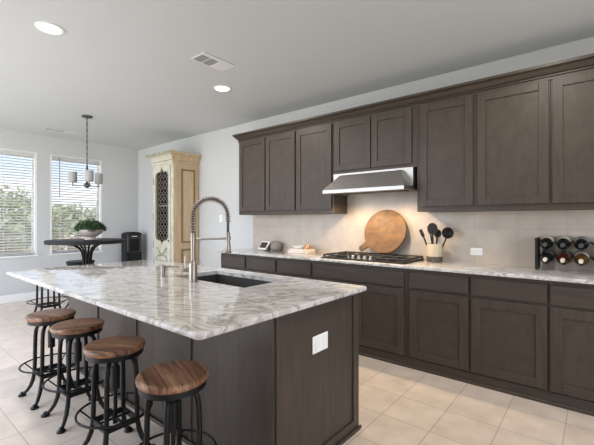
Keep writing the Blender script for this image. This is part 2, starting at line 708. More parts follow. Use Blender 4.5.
upper('wall_cabinet', 'grey-brown upper cabinet with two tall doors, at the end beside the bare wall', -3.976, -2.91, 1.435, [(-3.955, -3.447), (-3.427, -2.922)], 1.484)
upper('wall_cabinet', 'single-door grey-brown upper cabinet between the two-door cabinet and the range hood', -2.91, -2.35, 1.435, [(-2.897, -2.372)], 1.484)
upper('wall_cabinet', 'short two-door grey-brown cabinet directly above the range hood', -2.35, -1.368, 1.88, [(-2.330, -1.873), (-1.861, -1.42)], 1.915)
upper('wall_cabinet', 'grey-brown upper cabinet with two doors above the utensil crock and wall outlet', -1.368, -.285, 1.435, [(-1.335, -.857), (-.820, -.296)], 1.484)
upper('wall_cabinet', 'grey-brown upper cabinet above the wine rack, cut by the picture edge', -.285, .62, 1.435, [(-.272, .165), (.178, .605)], 1.484)

# crown moulding along the top of the uppers
b = B()
prof = [(0.0, 2.4675), (.010, 2.4675), (.010, 2.482), (.002, 2.484), (.002, 2.491), (.016, 2.495), (.016, 2.504), (.008, 2.507), (.022, 2.513), (.046, 2.542), (.058, 2.549), (.052, 2.554), (.066, 2.558), (.066, 2.580)]
rings = []
for o_, z in prof:
    x0, x1, yf, yb = -3.976 - o_, .62 + o_, 3.5295 - o_, YB - .001
    rings.append([(x0, yb, z), (x0, yf, z), (x1, yf, z), (x1, yb, z)])
rings = [rings[0]] + rings
# make it a hollow skirt: inner loop
inn = [[(-3.976 + .0, YB - .001, 2.58), (-3.976, 3.53, 2.58), (.62, 3.53, 2.58), (.62, YB - .001, 2.58)]]
b.grid(rings[1:] + inn, True, False, True)
tag(obj('crown_moulding', b, M['woodh']), 'stepped grey-brown crown moulding running along the top of the upper cabinets', 'moulding')


def base(label, x0, x1, doors, drawers):
    t = thing('base_cabinet', label, 'cabinet', ((x0 + x1) / 2, 3.54, 0), 'base kitchen cabinets')
    b = B()
    b.box(x0 + .0005, x1 - .0005, 3.25, YB - .016, .09, .91, .0015, 1)
    obj('body', b, M['wood'], t)
    b = B()
    b.box(x0, x1, 3.243, 3.265, 0, .0895)
    b.box(x0, x1, 3.230, 3.243, 0, .026, .004, 1)
    obj('toe_board', b, M['woodh'], t)
    for a, c in drawers:
        b = B()
        b.box(a, c, 3.23, 3.25, .735, .877, .003, 1)
        obj('drawer', b, M['woodh'], t)
    for a, c in doors:
        shaker(t, a, c, .103, .712, 3.23)


base('narrow grey-brown base cabinet at the open end of the counter, next to the armoire', -4.03, -3.512, [(-4.012, -3.530)], [(-4.012, -3.530)])
base('grey-brown base cabinet under the smart display', -3.512, -2.975, [(-3.497, -2.993)], [(-3.497, -2.993)])
base('grey-brown base cabinet under the stacked books, beside the cooktop cabinet', -2.975, -2.447, [(-2.96, -2.465)], [(-2.96, -2.465)])
base('wide grey-brown base cabinet under the cooktop with one long drawer front', -2.447, -1.358, [(-2.43, -1.915), (-1.893, -1.383)], [(-2.43, -1.383)])
base('grey-brown base cabinet under the utensil crock, one drawer over one door', -1.358, -.815, [(-1.328, -.826)], [(-1.328, -.826)])
base('grey-brown base cabinet under the wall outlet, one drawer over one door', -.815, -.276, [(-.801, -.285)], [(-.801, -.285)])
base('grey-brown base cabinet under the wine rack, cut by the picture edge', -.276, .6, [(-.264, .15), (.165, .588)], [(-.264, .588)])

b = B()
b.box(-4.05, .62, 3.20, YB - .001, .91, .94, .007, 3)
tag(obj('kitchen_countertop', b, M['stone'], smooth=40), 'pale veined stone countertop running along the wall cabinets', 'countertop')

# ------------------------------------------------------------------ island
t = thing('kitchen_island', 'dark grey-brown kitchen island under the big veined stone top', 'kitchen island', (-2.5, 1.7, 0))
ix0, ix1, iy0, iy1 = -3.86, -1.205, 1.30, 2.085
b = B()
b.box(ix0, ix1, iy0, iy0 + .02, 0, .884)
b.box(ix0, ix1, iy1 - .02, iy1, .09, .884)
b.box(ix0, ix0 + .02, iy0 + .02, iy1 - .02, 0, .884)
b.box(ix1 - .02, ix1, iy0 + .02, iy1 - .02, 0, .884)
b.box(ix0 + .02, ix1 - .02, iy0 + .02, iy1 - .02, .02, .05)
obj('body', b, M['wood'], t)
b = B()
b.box(ix1, ix1 + .012, iy1 - .062, iy1, .0, .884, .002, 1)
b.box(ix1, ix1 + .012, iy0, iy0 + .02, .0, .884, .002, 1)
b.box(ix1, ix1 + .012, iy0 + .02, iy1 - .062, .0, .072, .002, 1)
b.box(ix1, ix1 + .012, iy0 + .02, iy1 - .062, .865, .884, .002, 1)
obj('end_frame', b, M['wood'], t)
b = B()
b.box(ix1 + .012, ix1 + .026, iy0 - .012, iy1 + .014, 0, .022, .004, 1)
b.box(ix0, ix1 + .026, iy0 - .024, iy0 - .012, 0, .022, .004, 1)
obj('base_moulding', b, M['woodh'], t)
for xb in (-3.21, -2.56, -1.896):
    b = B()
    b.box(xb - .011, xb + .011, iy0 - .010, iy0, 0, .884, .002, 1)
    obj('batten', b, M['wood'], t)
b = B()
b.box(ix1 - .022, ix1, iy0 - .010, iy0, 0, .884, .002, 1)
obj('corner_post', b, M['wood'], t)
for k in range(5):
    b = B()
    c0 = ix0 + .02 + k * .52
    b.box(c0, c0 + .5, iy1, iy1 + .02, .105, .87, .003, 1)
    obj('door', b, M['wood'], t)
b = B()
xo = ix1 + .001
b.box(xo, xo + .006, 1.597, 1.741, .612, .708, .003)
op = obj('outlet_plate', b, M['plastic'], t, label='white double outlet plate')
for yy in (1.632, 1.706):
    b = B()
    b.box(xo + .006, xo + .0085, yy - .017, yy + .017, .626, .694, .003)
    obj('socket', b, M['white'], op)

# island top with sink cut-out
SX0, SX1, SY0, SY1 = -2.55, -1.755, 1.60, 2.01
tx0, tx1, ty0, ty1 = -3.90, -1.166, .832, 2.162
b = B()
z0, z1 = .884, .914
O = [(tx0, ty0), (tx1, ty0), (tx1, ty1), (tx0, ty1)]
I = [(SX0, SY0), (SX1, SY0), (SX1, SY1), (SX0, SY1)]
b.grid([[(x, y, z0) for x, y in O], [(x, y, z1) for x, y in O], [(x, y, z1) for x, y in I], [(x, y, z0) for x, y in I], [(x, y, z0) for x, y in O]], True, False, False)
bmesh.ops.remove_doubles(b.bm, verts=b.bm.verts, dist=1e-5)
b.bm.edges.ensure_lookup_table()


def outer(v):
    return (abs(v.co.x - tx0) < 1e-4 or abs(v.co.x - tx1) < 1e-4) and (abs(v.co.y - ty0) < 1e-4 or abs(v.co.y - ty1) < 1e-4)


ve = [e_ for e_ in b.bm.edges if outer(e_.verts[0]) and outer(e_.verts[1]) and abs(e_.verts[0].co.z - e_.verts[1].co.z) > .01]
bmesh.ops.bevel(b.bm, geom=ve, offset=.028, segments=5, affect='EDGES', profile=.5)


def on_out(v):
    return v.co.x < tx0 + .03 or v.co.x > tx1 - .03 or v.co.y < ty0 + .03 or v.co.y > ty1 - .03


oe = [e_ for e_ in b.bm.edges if on_out(e_.verts[0]) and on_out(e_.verts[1]) and abs(e_.verts[0].co.z - e_.verts[1].co.z) < 1e-4
      and any(abs(f.normal.z) < .5 for f in e_.link_faces) and any(abs(f.normal.z) > .5 for f in e_.link_faces)]
b.bm.normal_update()
oe = [e_ for e_ in b.bm.edges if on_out(e_.verts[0]) and on_out(e_.verts[1]) and abs(e_.verts[0].co.z - e_.verts[1].co.z) < 1e-4
      and any(abs(f.normal.z) < .5 for f in e_.link_faces) and any(abs(f.normal.z) > .5 for f in e_.link_faces)]
bmesh.ops.bevel(b.bm, geom=oe, offset=.010, segments=4, affect='EDGES', profile=.5)
tag(obj('island_countertop', b, M['stone'], smooth=35), 'large polished white stone island top with grey and brown veins', 'countertop')

# sink
b = B()
s0, s1 = .70, .8835
e_ = .006
b.grid([[(SX0 - .02, SY0 - .02, s1), (SX1 + .02, SY0 - .02, s1), (SX1 + .02, SY1 + .02, s1), (SX0 - .02, SY1 + .02, s1)],
        [(SX0 - e_, SY0 - e_, s1), (SX1 + e_, SY0 - e_, s1), (SX1 + e_, SY1 + e_, s1), (SX0 - e_, SY1 + e_, s1)],
        [(SX0, SY0, s0), (SX1, SY0, s0), (SX1, SY1, s0), (SX0, SY1, s0)]], True, False, True)
b.grid([[(SX0 - .02, SY0 - .02, s1), (SX1 + .02, SY0 - .02, s1), (SX1 + .02, SY1 + .02, s1), (SX0 - .02, SY1 + .02, s1)],
        [(SX0 - .02, SY0 - .02, s0 - .01), (SX1 + .02, SY0 - .02, s0 - .01), (SX1 + .02, SY1 + .02, s0 - .01), (SX0 - .02, SY1 + .02, s0 - .01)]], True, False, True)
t = thing('sink', 'dark undermount sink set in the island top beside the spring faucet', 'sink', ((SX0 + SX1) / 2, (SY0 + SY1) / 2, s0))
obj('basin', b, M['sinkm'], t)
b = B()
b.lathe([(.045, s0 + .001), (.045, s0 + .004), (.03, s0 + .004), (.025, s0 + .002)], ((SX0 + SX1) / 2, SY1 - .12, 0), 20)
obj('drain', b, M['nickel'], t)

# faucet
fx, fy, fz = -2.199, 1.524, .914
D = Vector((.354, .935, 0)).normalized()
S = Vector((.773, .635, 0))
base_p = Vector((fx, fy, fz))


def fp(u, z):
    return Vector((fx, fy, 0)) + D * u + Vector((0, 0, z))


t = thing('faucet', 'tall brushed nickel spring faucet standing beside the island sink', 'faucet', (fx, fy, fz))
b = B()
b.lathe([(.033, 0), (.033, .008), (.029, .012), (.029, .125), (.024, .138), (.016, .15)], (fx, fy, fz), 24)
obj('body', b, M['nickel'], t, smooth=40)
b = B()
b.tube([fp(0, 1.05), fp(0, 1.26)], .016, 12)
obj('riser', b, M['nickel'], t, smooth=40)
R = .128
path = [fp(0, 1.24 + .135 * i / 8) for i in range(8)] + [fp(R - R * math.cos(PI * i / 30), 1.375 + R * math.sin(PI * i / 30)) for i in range(31)] + [fp(2 * R, 1.365 - .03 * i) for i in range(1, 5)]
b = B()
b.tube(path, .010, 8)
obj('hose', b, M['hose'], t, smooth=60)
# spring coil round the hose
coil = []
path2 = path[:-3]
L = [0]
for p, q in zip(path2, path2[1:]):
    L.append(L[-1] + (q - p).length)
turns = 32
N = turns * 10
side = D.cross(Vector((0, 0, 1))).normalized()
for i in range(N + 1):
    s_ = L[-1] * i / N
    k = max(j for j in range(len(L)) if L[j] <= s_ + 1e-9)
    k = min(k, len(path2) - 2)
    f = (s_ - L[k]) / (L[k + 1] - L[k])
    p = path2[k].lerp(path2[k + 1], f)
    tg = (path2[k + 1] - path2[k]).normalized()
    nn = tg.cross(side)
    a = 2 * PI * turns * i / N
    coil.append(p + side * (.019 * math.cos(a)) + nn * (.019 * math.sin(a)))
b = B()
b.tube(coil, .0036, 5)
obj('spring', b, M['nickel'], t, smooth=60)
b = B()
b.lathe([(.012, 1.262), (.016, 1.255), (.0165, 1.18), (.021, 1.165), (.023, 1.115), (.020, 1.108)], tuple(fp(2 * R, 0)), 20)
obj('spray_head', b, M['nickel'], t, smooth=40)
b = B()
b.tube([fp(0, 1.215), fp(2 * R, 1.215)], .0075, 10)
b.lathe([(.019, 1.200), (.019, 1.230)], (fx, fy, 0), 18)
b.lathe([(.021, 1.203), (.021, 1.227)], tuple(fp(2 * R, 0)), 18)
obj('support_arm', b, M['nickel'], t, smooth=40)
b = B()
hp = Vector((fx, fy, fz + .085))
b.tube([hp, hp - S * .065], .016, 12)
b.tube([hp - S * .055, hp - S * .055 + Vector((0, 0, .10))], [.006, .005], 8)
obj('handle', b, M['nickel'], t, smooth=40)

t = thing('soap_dispenser', 'short brushed nickel soap dispenser beside the faucet', 'soap dispenser', (-2.60, 1.53, fz))
b = B()
b.lathe([(.022, 0), (.022, .006), (.018, .008), (.018, .07), (.02, .072), (.02, .085)], (-2.60, 1.53, fz), 20)
obj('body', b, M['nickel'], t, smooth=40)
b = B()
q = Vector((-2.60, 1.53, fz + .076))
b.tube([q, q + S * .06 + D * .01, q + S * .105 + D * .02 - Vector((0, 0, .004))], [.008, .006, .005], 8)
obj('spout', b, M['nickel'], t, smooth=40)


# ------------------------------------------------------------------ bar stools
def make_stool(label, zs, seatm, group, sr=.163, k_=1.0):
    t = thing('bar_stool', label, 'stool', (0, 0, 0), group)
    b = B()
    b.lathe([(sr - .022, zs - .034), (sr - .009, zs - .033), (sr - .0025, zs - .026), (sr, zs - .016), (sr - .0015, zs - .006), (sr - .008, zs), (sr - .017, zs + .001)], (0, 0, 0), 48)
    obj('seat', b, seatm, t, smooth=50)
    b = B()
    b.lathe([(sr - .034, zs - .060), (sr - .011, zs - .060), (sr - .011, zs - .034), (sr - .034, zs - .0345)], (0, 0, 0), 40)
    obj('seat_rim', b, M['black'], t, smooth=40)
    zt = zs - .062
    c_ = .122 * k_
    for k in range(4):
        a = PI / 4 + k * PI / 2
        d = Vector((math.cos(a), math.sin(a), 0))
        prof = [(.022, zt - .012), (.05, zt - .008), (.078, zt - .014), (.100, zt - .032), (.112, zt - .062), (.117, zt - .11), (.119, zt - .2),
                (.121, .25), (.124, .18), (.134, .125), (.152, .078), (.178, .04), (.202, .018)]
        b = B()
        b.tube([d * r * k_ + Vector((0, 0, z)) for r, z in prof], [.0135] * 9 + [.0145, .0135, .012, .010], 10)
        lg = obj('leg', b, M['black'], t, smooth=50)
        b = B()
        b.lathe([(.020, .0), (.026, .002), (.026, .010), (.016, .020), (.010, .03)], tuple(d * .213 * k_), 16)
        obj('foot_pad', b, M['black'], lg, smooth=40)
    b = B()
    zr = .25
    rr = .198 * k_
    b.tube([(rr * math.cos(2 * PI * i / 48), rr * math.sin(2 * PI * i / 48), zr) for i in range(48)], .0065, 8, True)
    for k in range(4):
        a = PI / 4 + k * PI / 2
        d = Vector((math.cos(a), math.sin(a), 0))
        b.tube([d * c_ + Vector((0, 0, .19)), d * (rr - .003) + Vector((0, 0, zr))], .005, 6)
    obj('foot_ring', b, M['black'], t, smooth=50)
    b = B()
    c = c_ * math.cos(PI / 4)
    for sx, sy in ((1, 0), (-1, 0), (0, 1), (0, -1)):
        if sx:
            b.box(sx * c - .006, sx * c + .006, -c, c, .172, .204)
        else:
            b.box(-c, c, sy * c - .006, sy * c + .006, .172, .204)
    b.box(-.006, .006, -c, c, .196, .206)
    b.box(-c, c, -.006, .006, .196, .206)
    obj('brace', b, M['black'], t)
    b = B()
    b.lathe([(.014, .17), (.014, .21), (.011, .211), (.011, zt - .20), (.024, zt - .199), (.024, zt - .07), (.016, zt - .069), (.016, zs - .06)], (0, 0, 0), 16)
    obj('screw_post', b, M['black'], t, smooth=40)
    return t


G1 = 'wooden swivel stools along the island'
s0_ = make_stool('wooden-seat iron stool closest to the island end with the outlet', .632, M['stoolwood'], G1)
spots = [(-1.535, .955, -18, None),
         (-2.165, .972, 28, 'wooden-seat iron stool second from the outlet end of the island'),
         (-2.785, .995, 62, 'iron stool with darker wooden seat, third from the outlet end of the island'),
         (-3.262, .98, 15, 'wooden-seat iron stool fourth from the outlet end, beside the far end of the island')]
for x, y, rz, lab in spots:
    o = s0_ if lab is None else dup(s0_, lab)
    o.location = (x, y, 0)
    for ch in o.children:
        if ch.name.startswith('seat') and not ch.name.startswith('seat_rim'):
            ch.rotation_euler = (0, 0, math.radians(rz))
G2 = 'dark stools at the pub table'
p0 = make_stool('dark stool at the round pub table, legs seen below the island top edge', .68, M['table'], G2, .185, 1.2)
p0.location = (-5.86, 1.72, 0)
p1 = make_stool('dark stool whose seat shows beside the pub table pedestal', .745, M['table'], G2, .19, 1.2)
p1.location = (-6.05, 2.20, 0)

# ------------------------------------------------------------------ pub table, plant, pendant
cx, cy = -5.64, 2.135
t = thing('pub_table', 'round dark pub table with flared strap pedestal in front of the windows', 'table', (cx, cy, 0))
b = B()
b.lathe([(.44, 1.030), (.50, 1.030), (.51, 1.034), (.51, 1.074), (.504, 1.08), (.49, 1.08)], (cx, cy, 0), 64)
obj('tabletop', b, M['table'], t, smooth=35)
b = B()
b.lathe([(.29, 0), (.29, .012), (.27, .02), (.09, .03), (.06, .05)], (cx, cy, 0), 40)
obj('base_plate', b, M['table'], t, smooth=35)
for k in range(8):
    a = 2 * PI * k / 8 + .2
    d = Vector((math.cos(a), math.sin(a), 0))
    b = B()
    f = 1.0 if k % 2 == 0 else .55
    prof = [(.058, .04), (.050, .3), (.048, .62), (.052, .82), (.058 + .012 * f, .90), (.075 + .035 * f, .96), (.10 + .07 * f, 1.0), (.13 + .11 * f, 1.0285)]
    b.tube([Vector((cx, cy, 0)) + d * r + Vector((0, 0, z)) for r, z in prof], .014, 8)
    obj('strap', b, M['table'], t, smooth=50)

px_, py_ = -5.60, 2.165
t = thing('potted_plant', 'bushy green plant in a footed stone bowl on the pub table', 'plant', (px_, py_, 1.0805))
b = B()
zb = 1.0805
b.lathe([(.075, zb), (.08, zb + .004), (.075, zb + .03), (.062, zb + .04), (.10, zb + .058), (.145, zb + .09), (.165, zb + .13), (.168, zb + .145), (.158, zb + .148), (.15, zb + .135), (.02, zb + .125)], (px_, py_, 0), 36)
obj('bowl', b, M['pot'], t, smooth=40)
b = B()
rnd = random.Random(3)
for k in range(1200):
    a = rnd.random() * 2 * PI
    r = .195 * math.sqrt(rnd.random())
    zz = zb + .135 + .155 * math.sqrt(max(0, 1 - (r / .21) ** 2)) * rnd.uniform(.35, 1) - .03 * (r / .2) ** 2 + .015 * math.sin(a * 5)
    c = Vector((px_ + r * math.cos(a), py_ + r * math.sin(a), zz))
    d = Vector((math.cos(a) + rnd.gauss(0, .5), math.sin(a) + rnd.gauss(0, .5), rnd.gauss(.3, .5))).normalized()
    w = d.cross(Vector((rnd.gauss(0, .3), rnd.gauss(0, .3), 1))).normalized() * .012
    n_ = w.cross(d).normalized() * .004
    d = d * .024
    vs = [b.bm.verts.new(p) for p in (c - d, c + w + n_, c + d, c - w + n_)]
    b.bm.faces.new((vs[0], vs[1], vs[2]))
    b.bm.faces.new((vs[0], vs[2], vs[3]))
obj('foliage', b, M['leaf'], t, kind='stuff')

hx, hy, hz = -5.64, 2.135, 1.848
t = thing('pendant_lamp', 'grey three-arm pendant lamp with pale cylinder shades above the pub table', 'lamp', (hx, hy, H))
b = B()
b.lathe([(.03, H - .03), (.068, H - .022), (.07, H - .001)], (hx, hy, 0), 28)
obj('canopy', b, M['rod'], t, smooth=40)
b = B()
b.tube([(hx, hy, H - .025), (hx, hy, 2.12)], .0045, 8)
for k in range(17):
    z = 2.82 - k * .043
    ring = []
    for i in range(12):
        a = 2 * PI * i / 12
        u, w = .010 * math.cos(a), .024 * math.sin(a)
        ring.append((hx + (u if k % 2 else 0), hy + (0 if k % 2 else u), z + w))
    b.tube(ring, .003, 5, True)
obj('chain', b, M['rod'], t, smooth=60)
b = B()
b.lathe([(.006, 2.13), (.014, 2.12), (.014, 1.90), (.024, 1.885), (.05, 1.86), (.05, 1.848), (.02, 1.828), (.008, 1.82)], (hx, hy, 0), 20)
obj('hub', b, M['rod'], t, smooth=40)
for th in (172, 52, 292):
    a = math.radians(th)
    d = Vector((.773, .635, 0)) * math.cos(a) + Vector((.635, -.773, 0)) * math.sin(a)
    c = Vector((hx, hy, 0)) + d * .19
    b = B()
    b.tube([Vector((hx, hy, 1.855)) + d * .03, c + Vector((0, 0, 1.855))], .006, 8)
    b.tube([c + Vector((0, 0, 1.845)), c + Vector((0, 0, 1.925))], .007, 8)
    ar = obj('arm', b, M['rod'], t, smooth=40)
    b = B()
    b.lathe([(.02, 1.895), (.046, 1.897), (.054, 1.91), (.054, 2.048), (.051, 2.048), (.051, 1.912), (.02, 1.90)], (c.x, c.y, 0), 24)
    obj('lamp_shade', b, M['shade'], ar, smooth=40)

# water dispenser in the corner
t = thing('water_dispenser', 'black floor-standing water dispenser in the corner behind the pub table', 'water dispenser', (-7.21, 3.555, 0))
b = B()
wx, wy0, wy1 = -7.09, 3.40, 3.712
pts = [(wy0, .0), (wy1, .0)]
arc = [(wy0 + .16 + .16 * math.cos(a), 1.085 + .05 * math.sin(a)) for a in [PI * i / 14 for i in range(15)]]
outl = [(-7.31, y, z) for y, z in pts + arc]
b.prism(outl, (.20, 0, 0))
obj('body', b, M['blackp'], t, smooth=30)
b = B()
b.prism([(wx - .019, wy0 + .02, .02), (wx - .019, wy1 - .02, .02), (wx - .019, wy1 - .02, .72), (wx - .019, wy0 + .02, .72)], (.016, 0, 0))
obj('door', b, M['blackp'], t)
b = B()
b.box(wx - .02, wx + .005, wy0 + .07, wy1 - .07, .99, 1.08, .01)
obj('tap_housing', b, mat('grey_black_plastic', (.04, .04, .042), .25), t)
b = B()
b.box(wx - .02, wx + .010, wy0 + .01, wy0 + .05, .74, 1.08, .006)
b.box(wx - .02, wx + .010, wy1 - .05, wy1 - .01, .74, 1.08, .006)
obj('side_trim', b, mat('dark_grey_plastic', (.06, .06, .062), .3), t)
b = B()
b.box(wx - .02, wx + .03, wy0 + .06, wy1 - .06, .73, .745)
obj('drip_tray', b, M['rod'], t)
b = B()
b.box(wx + .005, wx + .007, wy0 + .10, wy1 - .10, 1.04, 1.052)
obj('control_strip', b, M['plastic'], t)

# ------------------------------------------------------------------ armoire
ax0, ax1, ay0, ay1 = -5.98, -5.36, 3.33, 3.825
t = thing('armoire', 'tall antique armoire with pale sage lattice door and waxed pine side', 'armoire', ((ax0 + ax1) / 2, 3.58, 0))
b = B()
b.box(ax0, ax0 + .02, ay0 + .02, ay1, .1, 2.34)
b.box(ax1 - .02, ax1, ay0 + .02, ay1, .1, 2.34)
b.box(ax0 + .02, ax1 - .02, ay1 - .02, ay1, .1, 2.34)
b.box(ax0 + .02, ax1 - .02, ay0 + .02, ay1 - .02, .1, .13)
b.box(ax0 + .02, ax1 - .02, ay0 + .02, ay1 - .02, 2.31, 2.34)
b.box(ax0, ax1, ay0, ay1, 0, .1, .004)
obj('carcass', b, M['tan'], t)
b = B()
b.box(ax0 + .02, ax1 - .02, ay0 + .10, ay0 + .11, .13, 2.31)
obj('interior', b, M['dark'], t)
# side panels with mouldings on the +x side
for z0, z1 in ((.98, 2.22), (.20, .88)):
    b = B()
    y0, y1 = ay0 + .155, ay1 - .075
    o_ = [(ax1, y0, z0), (ax1, y1, z0), (ax1, y1, z1), (ax1, y0, z1)]
    i_ = [(ax1, y0 + .03, z0 + .03), (ax1, y1 - .03, z0 + .03), (ax1, y1 - .03, z1 - .03), (ax1, y0 + .03, z1 - .03)]
    b.ringplate(o_, i_, (.012, 0, 0))
    sp = obj('panel_moulding', b, M['tand'], t)
    b = B()
    b.box(ax1, ax1 + .006, y0 + .03, y1 - .03, z0 + .03, z1 - .03)
    obj('side_panel', b, M['tan'], sp)
b = B()
b.box(ax1, ax1 + .008, ay0 + .02, ay0 + .10, .1, 2.33, .003)
b.box(ax1, ax1 + .008, ay1 - .045, ay1, .1, 2.33, .003)
obj('side_stile', b, M['tan'], t)
# front frame
b = B()
b.box(ax0, ax0 + .055, ay0, ay0 + .02, .1, 2.34, .003)
b.box(ax1 - .055, ax1, ay0, ay0 + .02, .1, 2.34, .003)
b.box(ax0 + .055, ax1 - .055, ay0, ay0 + .02, 2.27, 2.34, .003)
b.box(ax0 + .055, ax1 - .055, ay0, ay0 + .02, .1, .16, .003)
obj('front_frame', b, M['sage'], t)
# door with ogee openings
dx0, dx1 = ax0 + .058, ax1 - .058
xm = (dx0 + dx1) / 2


def ogee(x0, x1, zb_, zt_, tipb, tipt, n=12):
    """closed outline anticlockwise from bottom left; pointed ogee top and bottom"""
    pts = []
    for i in range(2 * n):
        u = i / (2 * n)
        h_ = 1 - abs(2 * u - 1)
        pts.append((x0 + (x1 - x0) * u, zb_ - tipb * (h_ ** 1.2 + .18 * math.sin(2 * PI * h_))))
    for i in range(n):
        pts.append((x1, zb_ + (zt_ - zb_) * i / n))
    for i in range(2 * n):
        u = i / (2 * n)
        h_ = 1 - abs(2 * u - 1)
        pts.append((x1 - (x1 - x0) * u, zt_ + tipt * (h_ ** 1.3 + .22 * math.sin(2 * PI * h_))))
    for i in range(n):
        pts.append((x0, zt_ + (zb_ - zt_) * i / n))
    return pts


def rect_like(x0, x1, zb_, zt_, n=12):
    return ogee(x0, x1, zb_, zt_, 0, 0, n)


inn_ = ogee(dx0 + .06, dx1 - .045, 1.08, 2.12, .13, .13)
out_ = rect_like(dx0, dx1, .62, 2.265)
b = B()
b.ringplate([(x, ay0 - .018, z) for x, z in out_], [(x, ay0 - .018, z) for x, z in inn_], (0, .02, 0))
dr = obj('door', b, M['sage'], t)
b = B()
b.tube([(x, ay0 - .02, z) for x, z in inn_], .007, 6, True)
obj('opening_bead', b, M['green_edge'], dr)
b = B()
yl = ay0 + .012
zlo, zhi = .96, 2.25
n_c = 4
for k in range(n_c):
    for ph in (0, PI):
        x_ = dx0 + .07 + (dx1 - dx0 - .125) * (k + .5) / n_c
        w_ = (dx1 - dx0 - .125) / n_c / 2
        pts = []
        for i in range(61):
            z = zlo + (zhi - zlo) * i / 60
            # stay inside the opening
            pts.append((x_ + w_ * math.sin(2 * PI * (z - zlo) / .19 + ph), yl + (.004 if ph else 0), z))
        b.tube(pts, .006, 5)
obj('lattice', b, M['lattice'], dr)
b = B()
b.box(dx0 + .05, dx1 - .04, ay0 + .03, ay0 + .095, 1.60, 1.618)
obj('shelf', b, M['sage'], dr)
# carved lower part: scroll X
b = B()
for sgn in (1, -1):
    pts = []
    for i in range(25):
        u = i / 24
        pts.append((xm + sgn * (.16 - .32 * u) + .03 * math.sin(2 * PI * u) * sgn, ay0 - .022, .70 + .20 * u + .02 * math.sin(3 * PI * u)))
    b.tube(pts, .014, 6, flat=.6)
obj('carving', b, M['green_edge'], dr)
b = B()
b.ringplate([(x, ay0 - .018, z) for x, z in rect_like(dx0, dx1, .17, .60)], [(x, ay0 - .018, z) for x, z in ogee(dx0 + .06, dx1 - .06, .25, .50, .03, .05)], (0, .02, 0))
ld = obj('lower_door', b, M['sage'], t)
b = B()
b.box(dx0 + .05, dx1 - .05, ay0 - .006, ay0, .2, .57)
obj('panel', b, M['sage'], ld)
for zz in (2.03, 1.42, .95):
    b = B()
    b.tube([(dx0 - .012, ay0 - .012, zz - .06), (dx0 - .012, ay0 - .012, zz + .06)], .009, 8)
    obj('hinge', b, M['rod'], t)
b = B()
b.lathe([(.006, 0), (.014, -.012), (.010, -.022), (.002, -.025)], (dx1 - .02, ay0 - .018, 1.02), 12, 'y')
obj('knob', b, M['rod'], dr, smooth=40)
# cornice
prof = [(.0, 2.30), (.014, 2.302), (.018, 2.325), (.006, 2.33), (.006, 2.352), (.03, 2.358), (.036, 2.385), (.040, 2.392), (.032, 2.398), (.052, 2.425), (.072, 2.438), (.066, 2.446), (.092, 2.452), (.098, 2.482), (.09, 2.492)]
b = B()
rings = []
for o_, z in prof:
    rings.append([(ax0 - o_, ay1, z), (ax0 - o_, ay0 - o_, z), (ax1 + o_ * .75, ay0 - o_, z), (ax1 + o_ * .75, ay1, z)])
b.grid(rings, True, True, True)
cor = obj('cornice', b, M['tan'], t)
cor.data.materials.append(M['sage'])
cor.data.materials.append(M['green_edge'])
for p in cor.data.polygons:
    if p.normal.y < -.3:
        p.material_index = 1
    if p.normal.z > .8 or (p.center.z + 0 > 2.455 and p.normal.y < -.3):
        p.material_index = 2

# ------------------------------------------------------------------ range hood
t = thing('range_hood', 'stainless steel under-cabinet range hood with sloped front above the cooktop', 'range hood', (-1.865, 3.6, 1.65))
hx0, hx1 = -2.335, -1.40
b = B()
b.box(hx0, hx1, 3.505, YB - .014, 1.70, 1.878)
obj('back_box', b, M['steel'], t)
b = B()
b.grid([[(hx0, 3.29, 1.683), (hx1, 3.29, 1.683), (hx1, 3.503, 1.683), (hx0, 3.503, 1.683)],
        [(hx0 + .105, 3.475, 1.855), (hx1 - .105, 3.475, 1.855), (hx1 - .105, 3.503, 1.855), (hx0 + .105, 3.503, 1.855)]])
obj('canopy', b, mat('brushed_steel_dark', (.50, .485, .47), .48, 1.0, grain=((2, 90, 90), .08)), t)
b = B()
b.box(hx0, hx1, 3.285, 3.325, 1.643, 1.682, .002, 1)
obj('lip', b, M['steel'], t)
b = B()
b.box(hx0, hx0 + .02, 3.326, YB - .014, 1.65, 1.682)
b.box(hx1 - .02, hx1, 3.326, YB - .014, 1.65, 1.682)
b.box(hx0 + .02, hx1 - .02, 3.326, YB - .014, 1.672, 1.682)
obj('underside', b, M['steel'], t)
for xx in (-2.09, -1.87, -1.65):
    b = B()
    b.box(xx - .1, xx + .1, 3.46, 3.78, 1.662, 1.671)
    obj('filter', b, M['rod'], t)
for xx in (-2.10, -1.63):
    b = B()
    b.lathe([(.03, 1.6715), (.03, 1.664), (.026, 1.662)], (xx, 3.39, 0), 20)
    lp = obj('lamp', b, M['warmlens'], t, label='warm lit hood lamp')
    ld_ = bpy.data.lights.new('hood_light', 'SPOT')
    ld_.energy = HOOD_W * 4
    ld_.color = (1.0, .74, .45)
    ld_.spot_size = math.radians(140)
    ld_.spot_blend = .6
    ld_.shadow_soft_size = .03
    lo = bpy.data.objects.new('hood_light', ld_)
    COL.objects.link(lo)
    lo.location = (xx, 3.37, 1.640)
    lo.rotation_euler = (math.radians(12), 0, 0)

